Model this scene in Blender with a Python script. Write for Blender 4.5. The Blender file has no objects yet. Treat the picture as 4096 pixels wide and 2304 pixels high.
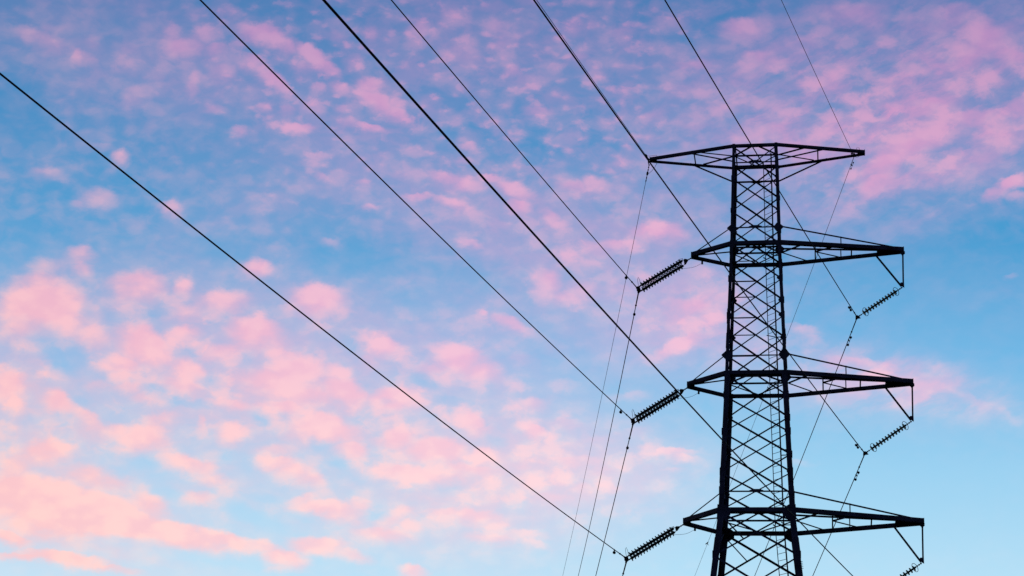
import bpy, math, random
from mathutils import Vector, Matrix
random.seed(7)
sc = bpy.context.scene
COL = sc.collection
V = Vector
R = math.radians

# ------------------------------------------------------------------ camera
EYE = 1.6
FPX = 7187.0                       # focal length in pixels of the 4096 px wide photo
PITCH, ROLL = 0.435368, 0.0573339
cam_d = bpy.data.cameras.new("camera")
cam = bpy.data.objects.new("camera", cam_d)
COL.objects.link(cam)
cam_d.sensor_width = 36.0
cam_d.lens = 36.0 * FPX / 4096.0
cam_d.clip_start = 0.1
cam_d.clip_end = 60000.0
cp, sp = math.cos(PITCH), math.sin(PITCH)
fwd = V((0, cp, sp)); up0 = V((0, -sp, cp)); right0 = V((1, 0, 0))
cr, sr = math.cos(ROLL), math.sin(ROLL)
right = right0 * cr + up0 * sr      # the photo is tilted by about three degrees
up = up0 * cr - right0 * sr
cam.matrix_world = Matrix(((right.x, up.x, -fwd.x, 0), (right.y, up.y, -fwd.y, 0), (right.z, up.z, -fwd.z, EYE), (0, 0, 0, 1)))
sc.camera = cam

sc.view_settings.view_transform = 'Standard'
sc.view_settings.look = 'None'
sc.view_settings.exposure = 0.0
sc.view_settings.gamma = 1.0
sc.cycles.max_bounces = 6
sc.cycles.use_denoising = False
sc.cycles.use_adaptive_sampling = True
sc.cycles.adaptive_threshold = 0.01
sc.cycles.adaptive_min_samples = 12
sc.cycles.filter_width = 1.5

# ------------------------------------------------------------------ sky with its clouds
SUN_EL, SUN_AZ = R(1.5), R(-48)     # the sun has just reached the horizon, front left


def lin(c):
    return tuple(((v / 255) / 12.92 if v <= 10 else (((v / 255) + 0.055) / 1.055) ** 2.4) for v in c)


# clouds: centre and half-size in thousandths of the sky chart, turn (degrees), density
CLOUDS = [
 # broad thin veils
 (250,1180,560,330,8,.34),(900,1050,520,300,14,.30),(1250,1280,420,170,0,.22),(300,120,330,150,10,.30),(700,330,380,230,25,.26),
 (1250,120,420,190,0,.34),(1500,600,420,160,8,.24),(2300,180,560,230,-8,.42),(1900,320,430,230,-5,.28),(2330,380,430,180,-22,.40),
 (1000,420,300,160,20,.24),(600,560,260,150,0,.14),(1700,820,260,150,0,.28),(120,330,260,160,0,.10),(1180,860,420,160,10,.22),
 (2150,960,360,110,8,.22),(500,830,560,210,10,.30),(60,1010,150,200,0,.40),(2240,960,360,70,12,.34),(1250,1130,330,150,6,.34),
 (1740,800,200,110,-8,.32),(1380,640,420,230,6,.30),(1420,1230,330,150,0,.30),(1100,1300,300,120,0,.2),(1560,1180,300,170,0,.24),(2300,720,300,120,0,.12),(560,1000,300,120,10,.2),
 # lower left
 (108,752,112,68,0,.86),(100,700,80,40,0,.5),(205,632,45,26,8,.45),(212,668,34,24,10,.45),(120,660,70,30,0,.3),
 (345,705,90,42,5,.55),(378,690,50,30,0,.4),(462,716,30,30,10,.5),(300,745,60,26,0,.35),(560,745,80,32,-5,.55),(470,778,60,26,0,.4),
 (648,662,46,26,8,.62),(800,735,78,40,6,.72),(775,760,50,28,0,.3),(372,850,66,42,32,.85),(330,830,60,40,0,.4),(232,832,60,38,10,.5),(412,882,38,32,40,.55),
 (455,832,56,28,-10,.62),(640,815,62,36,6,.78),(660,850,90,30,0,.5),(555,880,70,22,-8,.5),(725,888,60,18,6,.5),(486,930,56,34,38,.72),
 (462,960,70,26,8,.5),(308,905,54,34,20,.66),(250,915,34,16,0,.35),(745,918,72,34,4,.80),(700,950,110,38,4,.68),(850,935,46,36,30,.5),
 (878,975,62,34,30,.78),(770,985,90,30,5,.6),(965,862,64,26,10,.62),(945,842,34,20,20,.4),(1160,888,72,40,10,.74),(1200,920,80,30,12,.55),
 (1085,920,60,20,0,.4),(990,990,70,30,-4,.76),(1010,1015,90,26,0,.4),(925,905,30,30,0,.3),(30,955,52,46,42,.72),(38,1000,40,26,30,.6),
 (100,940,20,16,0,.4),(155,1000,40,26,35,.76),(215,1040,80,26,32,.55),(245,1075,70,30,10,.4),(120,1120,74,30,0,.72),(70,1140,60,30,0,.4),
 (355,1085,66,36,-14,.72),(385,1105,60,24,10,.5),(300,1078,40,22,10,.5),(395,1050,60,22,-16,.5),(585,1078,42,30,8,.66),(505,1055,12,20,-10,.45),
 (540,1070,30,10,-20,.3),(575,1010,66,15,4,.55),(650,1012,24,16,0,.35),(470,1160,88,24,18,.62),(520,1175,30,24,0,.5),(545,1205,60,24,0,.4),
 (330,968,60,18,0,.45),(360,990,40,18,0,.4),(250,965,50,16,0,.3),(815,1058,80,34,6,.90),(860,1085,60,24,20,.6),(750,1080,50,20,0,.4),
 (722,1012,62,20,6,.68),(670,1015,24,12,0,.4),(895,1125,40,24,20,.66),(855,1132,40,20,0,.4),(700,1155,70,22,0,.60),(740,1175,60,26,8,.60),
 (690,1125,70,20,-4,.4),(790,1200,50,22,20,.5),(1000,1088,42,30,-10,.80),(960,1105,40,18,0,.4),(1100,1118,78,28,2,.84),(1075,1140,60,18,0,.4),
 (1190,1050,44,26,32,.66),(1150,1045,50,18,0,.4),(1210,1075,40,16,0,.4),(1330,1010,60,20,0,.3),(1345,1075,46,18,20,.5),(1030,1185,110,24,6,.72),
 (960,1175,50,18,-8,.5),(1180,1175,90,18,8,.55),(1215,1140,44,22,0,.7),(1120,1195,70,16,0,.4),
 (60,1225,150,52,2,.92),(160,1260,150,62,8,.95),(290,1290,170,56,16,.92),(440,1330,150,30,14,.80),(560,1350,110,22,14,.75),(120,1310,130,40,6,.6),
 (40,1170,60,50,0,.5),(240,1190,110,36,12,.55),(660,1370,60,18,16,.55),(380,1262,60,34,24,.6),(30,1345,60,22,16,.7),(75,1400,120,10,4,.6),(160,1398,130,18,6,.72),
 (260,1425,110,12,8,.5),(510,1248,50,18,6,.5),(720,1395,60,24,10,.7),(800,1360,72,22,0,.78),(890,1390,60,20,16,.5),(700,1425,40,12,0,.4),
 (820,1270,98,26,6,.72),(900,1262,40,18,10,.5),(760,1250,50,18,-14,.5),(870,1300,60,16,10,.35),(990,1290,60,20,-22,.6),(960,1335,90,24,4,.60),
 (1030,1320,40,16,20,.4),(1040,1428,38,20,8,.66),(1195,1290,80,20,6,.66),(1130,1285,60,16,0,.5),(1230,1310,60,18,0,.4),(1100,1290,34,10,-20,.4),
 (1240,1350,70,16,4,.55),(1320,1340,70,14,0,.35),(1345,1360,50,12,20,.3),(1390,1250,60,16,0,.30),(1370,1190,60,18,0,.24),(1480,1225,70,18,0,.28),
 (1410,1155,60,14,10,.36),(1480,1150,60,14,10,.24),(1500,1100,50,14,10,.20),
 # middle band
 (430,510,36,28,10,.45),(300,388,26,22,0,.45),(262,362,40,14,0,.22),(250,490,66,34,8,.34),(195,508,34,18,0,.3),(120,425,54,24,0,.32),
 (410,400,60,30,0,.12),(700,500,60,26,0,.2),(835,603,36,16,10,.3),(925,520,24,10,0,.36),(912,450,24,12,0,.34),(1120,440,60,18,10,.44),(1170,455,34,22,0,.4),
 (1050,490,44,8,0,.40),(1140,505,56,14,20,.44),(1230,440,36,12,0,.5),(1300,470,60,20,22,.50),(1310,510,36,22,10,.5),(1390,545,40,22,30,.4),
 (1180,460,60,20,0,.3),(1420,640,70,16,0,.3),(1380,700,46,36,10,.5),(1430,740,50,26,10,.4),(1290,808,66,18,24,.52),(1215,782,18,14,30,.5),
 (1440,460,60,20,0,.4),(1500,455,50,26,8,.36),(1650,570,66,22,-4,.60),(1560,610,70,20,0,.4),(1700,585,34,18,0,.4),(1460,720,50,30,0,.35),(1745,760,74,22,8,.62),
 (1790,800,50,30,8,.4),(1710,860,80,20,-22,.62),(1700,800,50,30,0,.3),(1800,690,40,16,0,.2),(1185,612,38,14,8,.38),(1620,700,40,16,0,.2),
 (2020,825,50,14,10,.40),(2160,905,110,18,6,.50),(2230,940,60,16,12,.36),(2050,850,40,14,20,.3),(2330,965,90,18,12,.34),(2450,1000,60,14,22,.26),
 (2530,1040,60,16,24,.16),(1680,1130,80,12,-2,.40),(1720,1145,50,14,8,.34),(1620,1120,40,10,0,.2),(1700,1180,40,10,0,.22),(1590,990,60,16,0,.24),(1620,905,50,14,0,.22),
 (2010,1160,60,10,0,.16),(2540,692,28,9,-14,.20),(2060,880,40,10,0,.2),
 # upper left
 (130,100,60,22,24,.36),(75,78,60,20,10,.32),(215,140,46,18,30,.30),(198,135,22,20,0,.42),(120,60,30,12,0,.2),(240,105,40,20,0,.2),(500,20,40,14,0,.2),
 (510,72,44,20,-14,.40),(432,72,28,22,0,.32),(455,110,46,22,12,.38),(540,120,40,18,-20,.38),(655,75,66,20,10,.56),(690,90,50,20,14,.56),(580,22,40,18,0,.26),
 (730,108,34,18,30,.4),(790,135,58,16,38,.64),(830,165,40,14,40,.5),(640,145,36,16,20,.42),(690,190,52,18,36,.54),(720,215,30,14,30,.4),(760,165,40,16,0,.3),
 (615,160,24,12,0,.3),(720,265,22,20,0,.30),(800,215,24,12,0,.36),(930,205,40,18,10,.52),(950,240,56,18,28,.66),(1005,280,46,16,26,.50),(1000,255,30,14,20,.4),
 (745,312,60,13,4,.52),(602,322,26,12,0,.44),(540,268,30,12,0,.3),(660,266,30,14,0,.3),(487,205,22,26,10,.34),(330,235,40,30,0,.28),(410,215,30,18,0,.2),
 (390,175,30,20,0,.2),(325,120,50,30,0,.2),(930,315,50,8,10,.50),(880,300,30,14,0,.3),(860,265,26,10,0,.3),(800,388,34,10,10,.28),(815,440,34,12,26,.34),
 (780,405,50,14,0,.2),(1055,60,40,30,0,.38),(1140,35,40,20,0,.30),(930,75,26,24,0,.30),(1080,165,50,20,0,.2),(1180,360,34,12,4,.36),(1290,172,30,16,0,.3),
 (1355,275,50,18,6,.36),(1165,400,40,12,0,.3),(1010,430,40,10,0,.2),(1060,380,40,12,0,.2),
 # upper right
 (1440,60,50,22,0,.28),(1560,80,50,22,0,.28),(1690,45,60,22,0,.26),(1745,160,50,14,0,.36),(1870,60,70,24,0,.40),(1900,140,60,16,0,.32),(1820,260,50,14,0,.22),
 (1640,285,46,16,-10,.26),(1960,155,60,16,-10,.26),(1500,180,50,20,0,.2),(1740,215,60,22,0,.2),(2060,200,80,20,-6,.24),(2020,100,80,24,-6,.28),
 (1620,100,24,26,0,.2),(1580,215,40,20,0,.2),(1840,330,40,14,20,.2),(2200,60,60,30,10,.24),(2130,20,120,24,0,.30),
 (2470,75,70,40,10,.48),(2440,120,60,26,0,.34),(2545,130,60,22,16,.46),(2480,200,70,18,0,.24),(2410,20,60,20,0,.24),
 (2350,260,90,30,-14,.34),(2440,285,90,18,-4,.44),(2310,345,120,26,-18,.44),(2230,400,90,26,-28,.48),(2200,455,60,26,-28,.50),(2330,310,70,14,-10,.3),
 (2150,300,90,24,-10,.24),(2530,330,60,20,-6,.30),(2420,390,80,20,-18,.26),(2180,240,80,20,-6,.22),(2545,450,50,16,-16,.58),(2500,480,44,18,-24,.40),(2560,485,40,14,0,.3),
]
# clear gaps between the clouds: centre, half-size, turn, how clear
CLOUDS += [(470,110,60,26,-8,.3),(560,175,46,20,10,.3),(850,90,40,18,20,.25),(900,150,36,20,30,.3),(860,215,36,14,20,.4),(780,255,40,16,10,.3),(1080,250,50,20,10,.22),
 (1150,120,50,26,0,.25),(1250,60,40,20,0,.28),(1260,110,36,20,0,.22),(1450,140,40,18,0,.24),(1330,200,60,20,10,.2),(1240,300,60,22,20,.2),(1430,340,60,20,0,.2),(1520,300,50,18,0,.2),
 (1600,350,50,20,0,.2),(1560,410,50,18,0,.24),(1330,420,60,18,10,.26),(1250,560,50,18,10,.2),(1500,620,60,24,0,.26),(1560,720,50,20,0,.26),(1400,870,50,20,0,.2),(1320,900,50,22,10,.24),
 (1290,960,50,20,10,.26),(1420,960,46,18,0,.22),(1420,1060,50,18,0,.26),(1520,1180,60,16,0,.24),(1640,1280,60,14,0,.16),(1600,1080,50,16,0,.2),(1900,880,50,18,0,.22),(1950,940,60,18,10,.26),
 (2100,1000,60,16,10,.18),(2450,880,60,14,0,.12),(680,620,60,22,0,.15),(560,560,50,24,0,.16),(330,560,60,20,0,.18)]
GAPS = [(106,866,50,26,20,.8),(150,912,50,30,40,.7),(389,981,40,20,10,.6),(442,1004,44,16,10,.7),(500,1018,36,16,10,.6),(203,1007,34,18,10,.5),(159,1050,50,24,0,.7),(354,1167,44,20,0,.7),(292,1188,40,18,0,.6),(572,1150,30,22,30,.7),(663,1052,26,24,20,.6),(800,1120,36,18,30,.6),(852,1165,40,24,40,.7),(416,1237,50,20,20,.6),(663,1256,60,18,6,.6),(619,1300,60,20,20,.7),(770,1300,60,16,10,.6),(955,1290,34,26,20,.6),(478,884,30,16,20,.5),(517,958,30,14,10,.6),(885,1062,30,18,20,.6),(973,1010,26,12,0,.4),(885,866,40,30,0,.5),(600,905,40,12,0,.4),(280,745,20,20,0,.4),(218,780,24,40,20,.5),(690,780,30,30,20,.4),(300,1030,24,14,0,.3),(1060,960,50,20,20,.5),(1130,1010,60,16,10,.4),(1250,1110,30,20,0,.4),(900,1200,60,12,0,.3),(560,800,30,12,0,.3),(385,790,40,12,0,.4),
 (285,60,60,60,20,.5),(20,285,150,110,30,.75),(560,360,180,70,8,.45),(800,540,120,60,10,.4),(560,620,120,50,0,.6),(870,640,180,70,8,.6),(60,600,110,60,0,.4),
 (130,850,90,34,30,.7),(180,905,70,50,20,.5),(770,740,1,1,0,0),(1000,760,90,40,0,.4),(1080,760,90,60,0,.4),(300,1365,120,18,4,.8),(480,1400,260,22,6,.85),
 (640,1300,150,22,24,.6),(400,1200,70,24,10,.5),(1500,520,60,26,0,.3),(2450,640,260,70,-8,.5),(2300,720,260,110,0,.75),(2200,560,120,40,-20,.4),
 (2450,820,300,80,0,.6),(2300,1250,420,190,0,.9),(1700,1330,420,100,0,.6),(1600,760,60,30,0,.2),(1180,700,120,50,10,.5),(1850,480,60,50,0,.3),
 (950,1290,50,18,0,.5),(1120,1230,60,20,0,.3),(1300,1280,60,20,0,.3),(1050,1040,50,16,0,.3),(920,1030,24,24,0,.4),(530,960,50,20,20,.5),(660,950,1,1,0,0),
 (1880,420,1,1,0,0),(620,1170,26,36,0,.4),(400,1160,40,20,0,.4),(90,1060,40,20,0,.3),(640,880,1,1,0,0),(600,430,220,50,0,.3),(1380,880,90,50,10,.4)]

world = bpy.data.worlds.new("World")
sc.world = world
world.use_nodes = True
nt = world.node_tree
nt.nodes.clear()
N, L = nt.nodes, nt.links


def node(kind, **kw):
    n = N.new(kind)
    for k, v in kw.items():
        setattr(n, k, v)
    return n


def math_(op, a, b=None, c=None, clamp=False):
    n = node('ShaderNodeMath', operation=op, use_clamp=clamp)
    for i, v in enumerate((a, b, c)):
        if v is None:
            continue
        if isinstance(v, (int, float)):
            n.inputs[i].default_value = v
        else:
            L.new(v, n.inputs[i])
    return n.outputs[0]


def vmath(op, a, b=None, scale=None):
    n = node('ShaderNodeVectorMath', operation=op)
    for i, v in enumerate((a, b)):
        if v is None:
            continue
        if isinstance(v, (tuple, list, Vector)):
            n.inputs[i].default_value = tuple(v)
        else:
            L.new(v, n.inputs[i])
    if scale is not None:
        if isinstance(scale, (int, float)):
            n.inputs['Scale'].default_value = scale
        else:
            L.new(scale, n.inputs['Scale'])
    return n.outputs['Value'] if op in ('DOT_PRODUCT', 'LENGTH') else n.outputs[0]


def maprange(v, a, b, c, d, interp='SMOOTHSTEP'):
    n = node('ShaderNodeMapRange', interpolation_type=interp)
    L.new(v, n.inputs[0])
    for i, x in zip((1, 2, 3, 4), (a, b, c, d)):
        n.inputs[i].default_value = x
    return n.outputs[0]


def noise(vec, scale, detail=3, rough=.5, color=False, dist=0.0):
    n = node('ShaderNodeTexNoise')
    L.new(vec, n.inputs['Vector'])
    n.inputs['Scale'].default_value = scale
    n.inputs['Detail'].default_value = detail
    n.inputs['Roughness'].default_value = rough
    n.inputs['Distortion'].default_value = dist
    return n.outputs['Color' if color else 'Fac']


def mixc(f, a, b, mode='MIX'):
    n = node('ShaderNodeMix', data_type='RGBA', blend_type=mode)
    if isinstance(f, (int, float)):
        n.inputs[0].default_value = f
    else:
        L.new(f, n.inputs[0])
    for i, v in ((6, a), (7, b)):
        if isinstance(v, tuple):
            n.inputs[i].default_value = (*v, 1)
        else:
            L.new(v, n.inputs[i])
    return n.outputs[2]


def cells(vec, scale, smooth=.5):
    n = node('ShaderNodeTexVoronoi', feature='SMOOTH_F1', voronoi_dimensions='2D')
    L.new(vec, n.inputs['Vector'])
    n.inputs['Scale'].default_value = scale
    n.inputs['Smoothness'].default_value = smooth
    n.inputs['Randomness'].default_value = 1.0
    return n.outputs['Distance']


def ramp(v, stops):
    n = node('ShaderNodeValToRGB')
    e = n.color_ramp.elements
    while len(e) < len(stops):
        e.new(0.5)
    for el, (p, c) in zip(e, stops):
        el.position = p
        el.color = (*lin(c), 1)
    L.new(v, n.inputs[0])
    return n.outputs[0]


tc = node('ShaderNodeTexCoord').outputs['Generated']
dirv = vmath('NORMALIZE', tc)
# a chart of the sky around the direction of the cloud field (fixed in the world)
cx = vmath('DOT_PRODUCT', dirv, right)
cy = vmath('DOT_PRODUCT', dirv, -up)
cz = math_('MAXIMUM', vmath('DOT_PRODUCT', dirv, fwd), 0.25)
K = FPX / 4096 * 2.576
chx = math_('MULTIPLY_ADD', math_('DIVIDE', cx, cz), K, 1.288)
chy = math_('MULTIPLY_ADD', math_('DIVIDE', cy, cz), K, 0.7245)
comb = node('ShaderNodeCombineXYZ')
L.new(chx, comb.inputs[0]); L.new(chy, comb.inputs[1])
P0 = comb.outputs[0]


def centred(col, amp):
    return vmath('SCALE', vmath('SUBTRACT', col, (.5, .5, .5)), scale=amp)


stretch = vmath('MULTIPLY', P0, (1.0, 1.45, 1.0))
w1 = centred(noise(stretch, 9.0, 2, .5, True), 0.022)
w2 = centred(noise(stretch, 26.0, 4, .6, True), 0.030)
Pw = vmath('MULTIPLY', vmath('ADD', P0, vmath('ADD', w1, w2)), (1, 1, 0))


def puff_group():
    """one cloud: clearness so far, times what this cloud lets through"""
    g = bpy.data.node_groups.new('cloud_puff', 'ShaderNodeTree')
    I = g.interface
    for nm, kind in (('Vector', 'NodeSocketVector'), ('Clear', 'NodeSocketFloat'), ('Centre', 'NodeSocketVector'), ('Turn', 'NodeSocketVector'),
                     ('Size', 'NodeSocketVector'), ('Density', 'NodeSocketFloat'), ('Low', 'NodeSocketFloat'), ('High', 'NodeSocketFloat'), ('Droop', 'NodeSocketFloat'), ('Peak', 'NodeSocketFloat')):
        I.new_socket(nm, in_out='INPUT', socket_type=kind)
    I.new_socket('Clear', in_out='OUTPUT', socket_type='NodeSocketFloat')
    I.new_socket('Peak', in_out='OUTPUT', socket_type='NodeSocketFloat')
    n = g.nodes.new
    gi, go = n('NodeGroupInput'), n('NodeGroupOutput')
    ch = n('ShaderNodeVectorMath'); ch.operation = 'MULTIPLY_ADD'      # chained one after another, to spare the shader's stack
    g.links.new(gi.outputs['Clear'], ch.inputs[0]); ch.inputs[1].default_value = (1e-9, 1e-9, 0); g.links.new(gi.outputs['Vector'], ch.inputs[2])
    mp = n('ShaderNodeMapping'); mp.vector_type = 'TEXTURE'
    g.links.new(ch.outputs[0], mp.inputs[0])
    for k, nm in ((1, 'Centre'), (2, 'Turn'), (3, 'Size')):
        g.links.new(gi.outputs[nm], mp.inputs[k])
    ln = n('ShaderNodeVectorMath'); ln.operation = 'LENGTH'
    g.links.new(mp.outputs[0], ln.inputs[0])
    dt = n('ShaderNodeVectorMath'); dt.operation = 'DOT_PRODUCT'
    g.links.new(mp.outputs[0], dt.inputs[0])
    cb = n('ShaderNodeCombineXYZ'); g.links.new(gi.outputs['Droop'], cb.inputs[1]); g.links.new(cb.outputs[0], dt.inputs[1])
    ad = n('ShaderNodeMath'); ad.operation = 'SUBTRACT'
    g.links.new(ln.outputs['Value'], ad.inputs[0]); g.links.new(dt.outputs['Value'], ad.inputs[1])
    mr = n('ShaderNodeMapRange'); mr.interpolation_type = 'SMOOTHSTEP'
    g.links.new(ad.outputs[0], mr.inputs[0]); g.links.new(gi.outputs['Low'], mr.inputs[1]); g.links.new(gi.outputs['High'], mr.inputs[2])
    g.links.new(gi.outputs['Density'], mr.inputs[3]); mr.inputs[4].default_value = 0.0
    ma = n('ShaderNodeMath'); ma.operation = 'MULTIPLY_ADD'
    g.links.new(gi.outputs['Clear'], ma.inputs[0]); g.links.new(mr.outputs[0], ma.inputs[1]); g.links.new(gi.outputs['Clear'], ma.inputs[2])
    g.links.new(ma.outputs[0], go.inputs[0])
    mn = n('ShaderNodeMath'); mn.operation = 'MINIMUM'
    g.links.new(gi.outputs['Peak'], mn.inputs[0]); g.links.new(mr.outputs[0], mn.inputs[1]); g.links.new(mn.outputs[0], go.inputs[1])
    return g


PUFF = puff_group()


def field(items, lo, hi, vec, droop=0.0, peaks=False):
    acc = pk = None
    for (x, y, rx, ry, rot, w) in items:
        if w <= 0:
            continue
        n = N.new('ShaderNodeGroup')
        n.node_tree = PUFF
        i = n.inputs
        L.new(vec, i['Vector'])
        if acc is None:
            i['Clear'].default_value = 1.0
        else:
            L.new(acc, i['Clear'])
        i['Centre'].default_value = (x / 1000, y / 1000, 0)
        i['Turn'].default_value = (0, 0, R(rot))
        i['Size'].default_value = (rx / 1000, ry / 1000, 1)
        i['Density'].default_value = -w
        i['Low'].default_value, i['High'].default_value, i['Droop'].default_value = lo, hi, droop
        if peaks:
            if pk is not None:
                L.new(pk, i['Peak'])
            pk = n.outputs[1]
        acc = n.outputs[0]
    return (acc, pk) if peaks else acc


veil = field([(x, y, rx, ry, t, w * (.72 if x < 1500 and y < 700 else .9)) for x, y, rx, ry, t, w in CLOUDS[:27]], 0.1, 1.5, Pw)
thin, peak = field([(x, y, rx * (1.12 if w > .75 else 1.0), ry * (1.3 if y < 350 else 1.12 if w > .75 else 1.0), t, min(.92, w * (1.3 if x > 1280 and y > 1000 else 1.14 if y < 640 and 430 < x < 1720 else (1.2 if y < 700 else .85) if y < 1000 and x > 1720 else 1.0))) for x, y, rx, ry, t, w in CLOUDS[27:]], 0.05, 1.45, Pw, 0.42, True)
gap = field(GAPS, 0.2, 1.35, Pw)
# small mottling of the high cloud sheet, drawn in the plane of the sheet so that it shrinks towards the horizon
sepz = node('ShaderNodeSeparateXYZ'); L.new(dirv, sepz.inputs[0])
zinv = math_('DIVIDE', 1.0, math_('MAXIMUM', sepz.outputs[2], 0.06))
plane = vmath('SCALE', dirv, scale=zinv)
mott = noise(plane, 17.0, 4, .55, dist=.35)
mott = maprange(mott, .40, .68, 0, 1)
fine = noise(stretch, 20.0, 5, .58, dist=.3)
# billows: rounded cells, flatter than wide, in two sizes
bst = vmath('MULTIPLY', vmath('ADD', P0, w2), (1.0, 1.6, 1.0))
b1 = maprange(cells(bst, 9.5), .05, .62, 1, 0, 'LINEAR')
b2 = maprange(cells(bst, 20.0, .8), .05, .62, 1, 0, 'LINEAR')
bil = math_('MULTIPLY_ADD', b1, .62, math_('MULTIPLY', b2, .38))
T = math_('POWER', math_('MAXIMUM', math_('SUBTRACT', 1.0, thin), 0.0), 0.68)
Vv = math_('SUBTRACT', 1.0, veil)
M = math_('MULTIPLY', peak, -1.0)
g = math_('MULTIPLY_ADD', T, .34, math_('MULTIPLY', M, .98))
g = math_('MULTIPLY', g, math_('MULTIPLY_ADD', bil, .30, .90))
g = math_('MULTIPLY', g, math_('MULTIPLY_ADD', fine, .7, .68))
gen = maprange(math_('MULTIPLY_ADD', b1, .55, math_('MULTIPLY', fine, 1.1)), .62, 1.12, 0, 1)
gen = math_('MULTIPLY', math_('MULTIPLY', gen, Vv), 1.05)
gen2 = maprange(math_('MULTIPLY_ADD', b2, .45, math_('MULTIPLY', noise(stretch, 26.0, 4, .6, dist=.3), 1.2)), .66, 1.2, 0, 1)
gen = math_('MAXIMUM', gen, math_('MULTIPLY', gen2, math_('MULTIPLY', maprange(chy, .95, .2, 0, .45), math_('MULTIPLY', maprange(chx, .25, .8, .25, 1), maprange(chx, 1.5, 2.0, 1, .25)))))
g = math_('MAXIMUM', g, math_('MULTIPLY_ADD', g, .6, gen))
puff = maprange(g, 0.08, 1.0, 0, 1, 'SMOOTHSTEP')
puff = math_('MAXIMUM', math_('SUBTRACT', puff, .003), 0.0)
up_w = maprange(chy, 0.30, 0.95, 0.38, 0.10)
side = math_('MULTIPLY', maprange(chx, 0.5, 1.3, 0.7, 1.0), maprange(chx, 1.6, 2.1, 1, .55))
lump = maprange(noise(stretch, 15.0, 4, .55, dist=.5), .40, .66, 0, 1)
mott_c = maprange(math_('MULTIPLY_ADD', b2, .55, math_('MULTIPLY_ADD', b1, .35, math_('MULTIPLY', fine, .75))), .50, 1.18, 0, 1)
mo = math_('MULTIPLY', math_('MULTIPLY', math_('MULTIPLY_ADD', mott_c, .42, math_('MULTIPLY_ADD', lump, .50, math_('MULTIPLY', mott, .15))), up_w), side)
rot = node('ShaderNodeMapping', vector_type='TEXTURE')
L.new(Pw, rot.inputs[0]); rot.inputs[2].default_value = (0, 0, R(-24)); rot.inputs[3].default_value = (1, .30, 1)
streak = maprange(noise(rot.outputs[0], 4.5, 5, .6, dist=.2), .36, .66, 0, 1)
right_w = maprange(chx, 1.5, 2.0, 0, 1)
vs = math_('MULTIPLY', Vv, math_('MULTIPLY_ADD', fine, 1.0, .6))
vs = math_('MULTIPLY', vs, math_('MULTIPLY_ADD', math_('MULTIPLY', math_('SUBTRACT', streak, .45), right_w), 1.1, 1.0))
keep = math_('MULTIPLY_ADD', math_('SUBTRACT', 1.0, gap), -0.8, 1.0)
mo = math_('MULTIPLY', mo, keep)
vs = math_('MULTIPLY', vs, keep)
puff = math_('MULTIPLY', puff, math_('MULTIPLY_ADD', math_('SUBTRACT', 1.0, gap), -0.72, 1.0))
cloud = math_('SUBTRACT', 1.0, math_('MULTIPLY', math_('MULTIPLY', math_('SUBTRACT', 1.0, mo), math_('SUBTRACT', 1.0, vs)), math_('SUBTRACT', 1.0, puff)), clamp=True)
# only in front; the rest of the sky has the mottled sheet alone
front = maprange(vmath('DOT_PRODUCT', dirv, fwd), 0.3, 0.6, 0, 1)
back = math_('MULTIPLY', maprange(mott, 0, 1, 0.15, .6), 1.0)
cm = node('ShaderNodeMix', data_type='FLOAT'); L.new(front, cm.inputs[0]); L.new(back, cm.inputs[2]); L.new(cloud, cm.inputs[3])
cloud = cm.outputs[0]

ynorm = math_('DIVIDE', chy, 1.449)
air = ramp(ynorm, [(0.0, (50, 118, 178)), (.2, (30, 133, 192)), (.42, (56, 153, 208)), (.62, (108, 180, 227)), (.82, (150, 206, 239)), (1.0, (176, 220, 244))])
pink = ramp(ynorm, [(0.0, (184, 142, 190)), (.22, (212, 160, 200)), (.42, (230, 176, 208)), (.62, (242, 192, 216)), (.8, (255, 214, 222)), (1.0, (255, 224, 230))])
sun_side = maprange(math_('MULTIPLY_ADD', chx, -1.0, math_('MULTIPLY', chy, .9)), -0.5, 1.1, 0, 1, 'LINEAR')
warm = mixc(math_('MULTIPLY', sun_side, .62), pink, lin((255, 194, 182)))
# low, physically based part of the sky: deepens the blue away from the sun
sky = node('ShaderNodeTexSky')
sky.sky_type = 'NISHITA'
sky.sun_disc = False
sky.sun_elevation = SUN_EL
sky.sun_rotation = SUN_AZ
sky.altitude = 200
# the undersides of the billows are a little cooler than their lit tops
shade = mixc(1.0, warm, lin((246, 240, 252)), 'MULTIPLY')
warm = mixc(maprange(math_('MULTIPLY_ADD', fine, .6, bil), .35, 1.0, 0, 1), shade, warm)
col = mixc(cloud, air, warm)
bg1 = node('ShaderNodeBackground'); L.new(col, bg1.inputs[0]); bg1.inputs[1].default_value = 0.97
bg2 = node('ShaderNodeBackground'); L.new(sky.outputs[0], bg2.inputs[0]); bg2.inputs[1].default_value = 0.05
add = node('ShaderNodeAddShader'); L.new(bg1.outputs[0], add.inputs[0]); L.new(bg2.outputs[0], add.inputs[1])
out = node('ShaderNodeOutputWorld'); L.new(add.outputs[0], out.inputs[0])
world.cycles.sampling_method = 'NONE'

sun_d = bpy.data.lights.new("sun", 'SUN')
sun_d.energy = 0.25                  # grazing dusk light
sun_d.angle = R(0.5)
sun_d.color = (1.0, .62, .45)
sun = bpy.data.objects.new("sun", sun_d)
COL.objects.link(sun)
sun_dir = V((math.sin(SUN_AZ) * math.cos(SUN_EL), math.cos(SUN_AZ) * math.cos(SUN_EL), math.sin(SUN_EL)))
sun.rotation_euler = (-sun_dir).to_track_quat('-Z', 'Y').to_euler()


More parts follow.
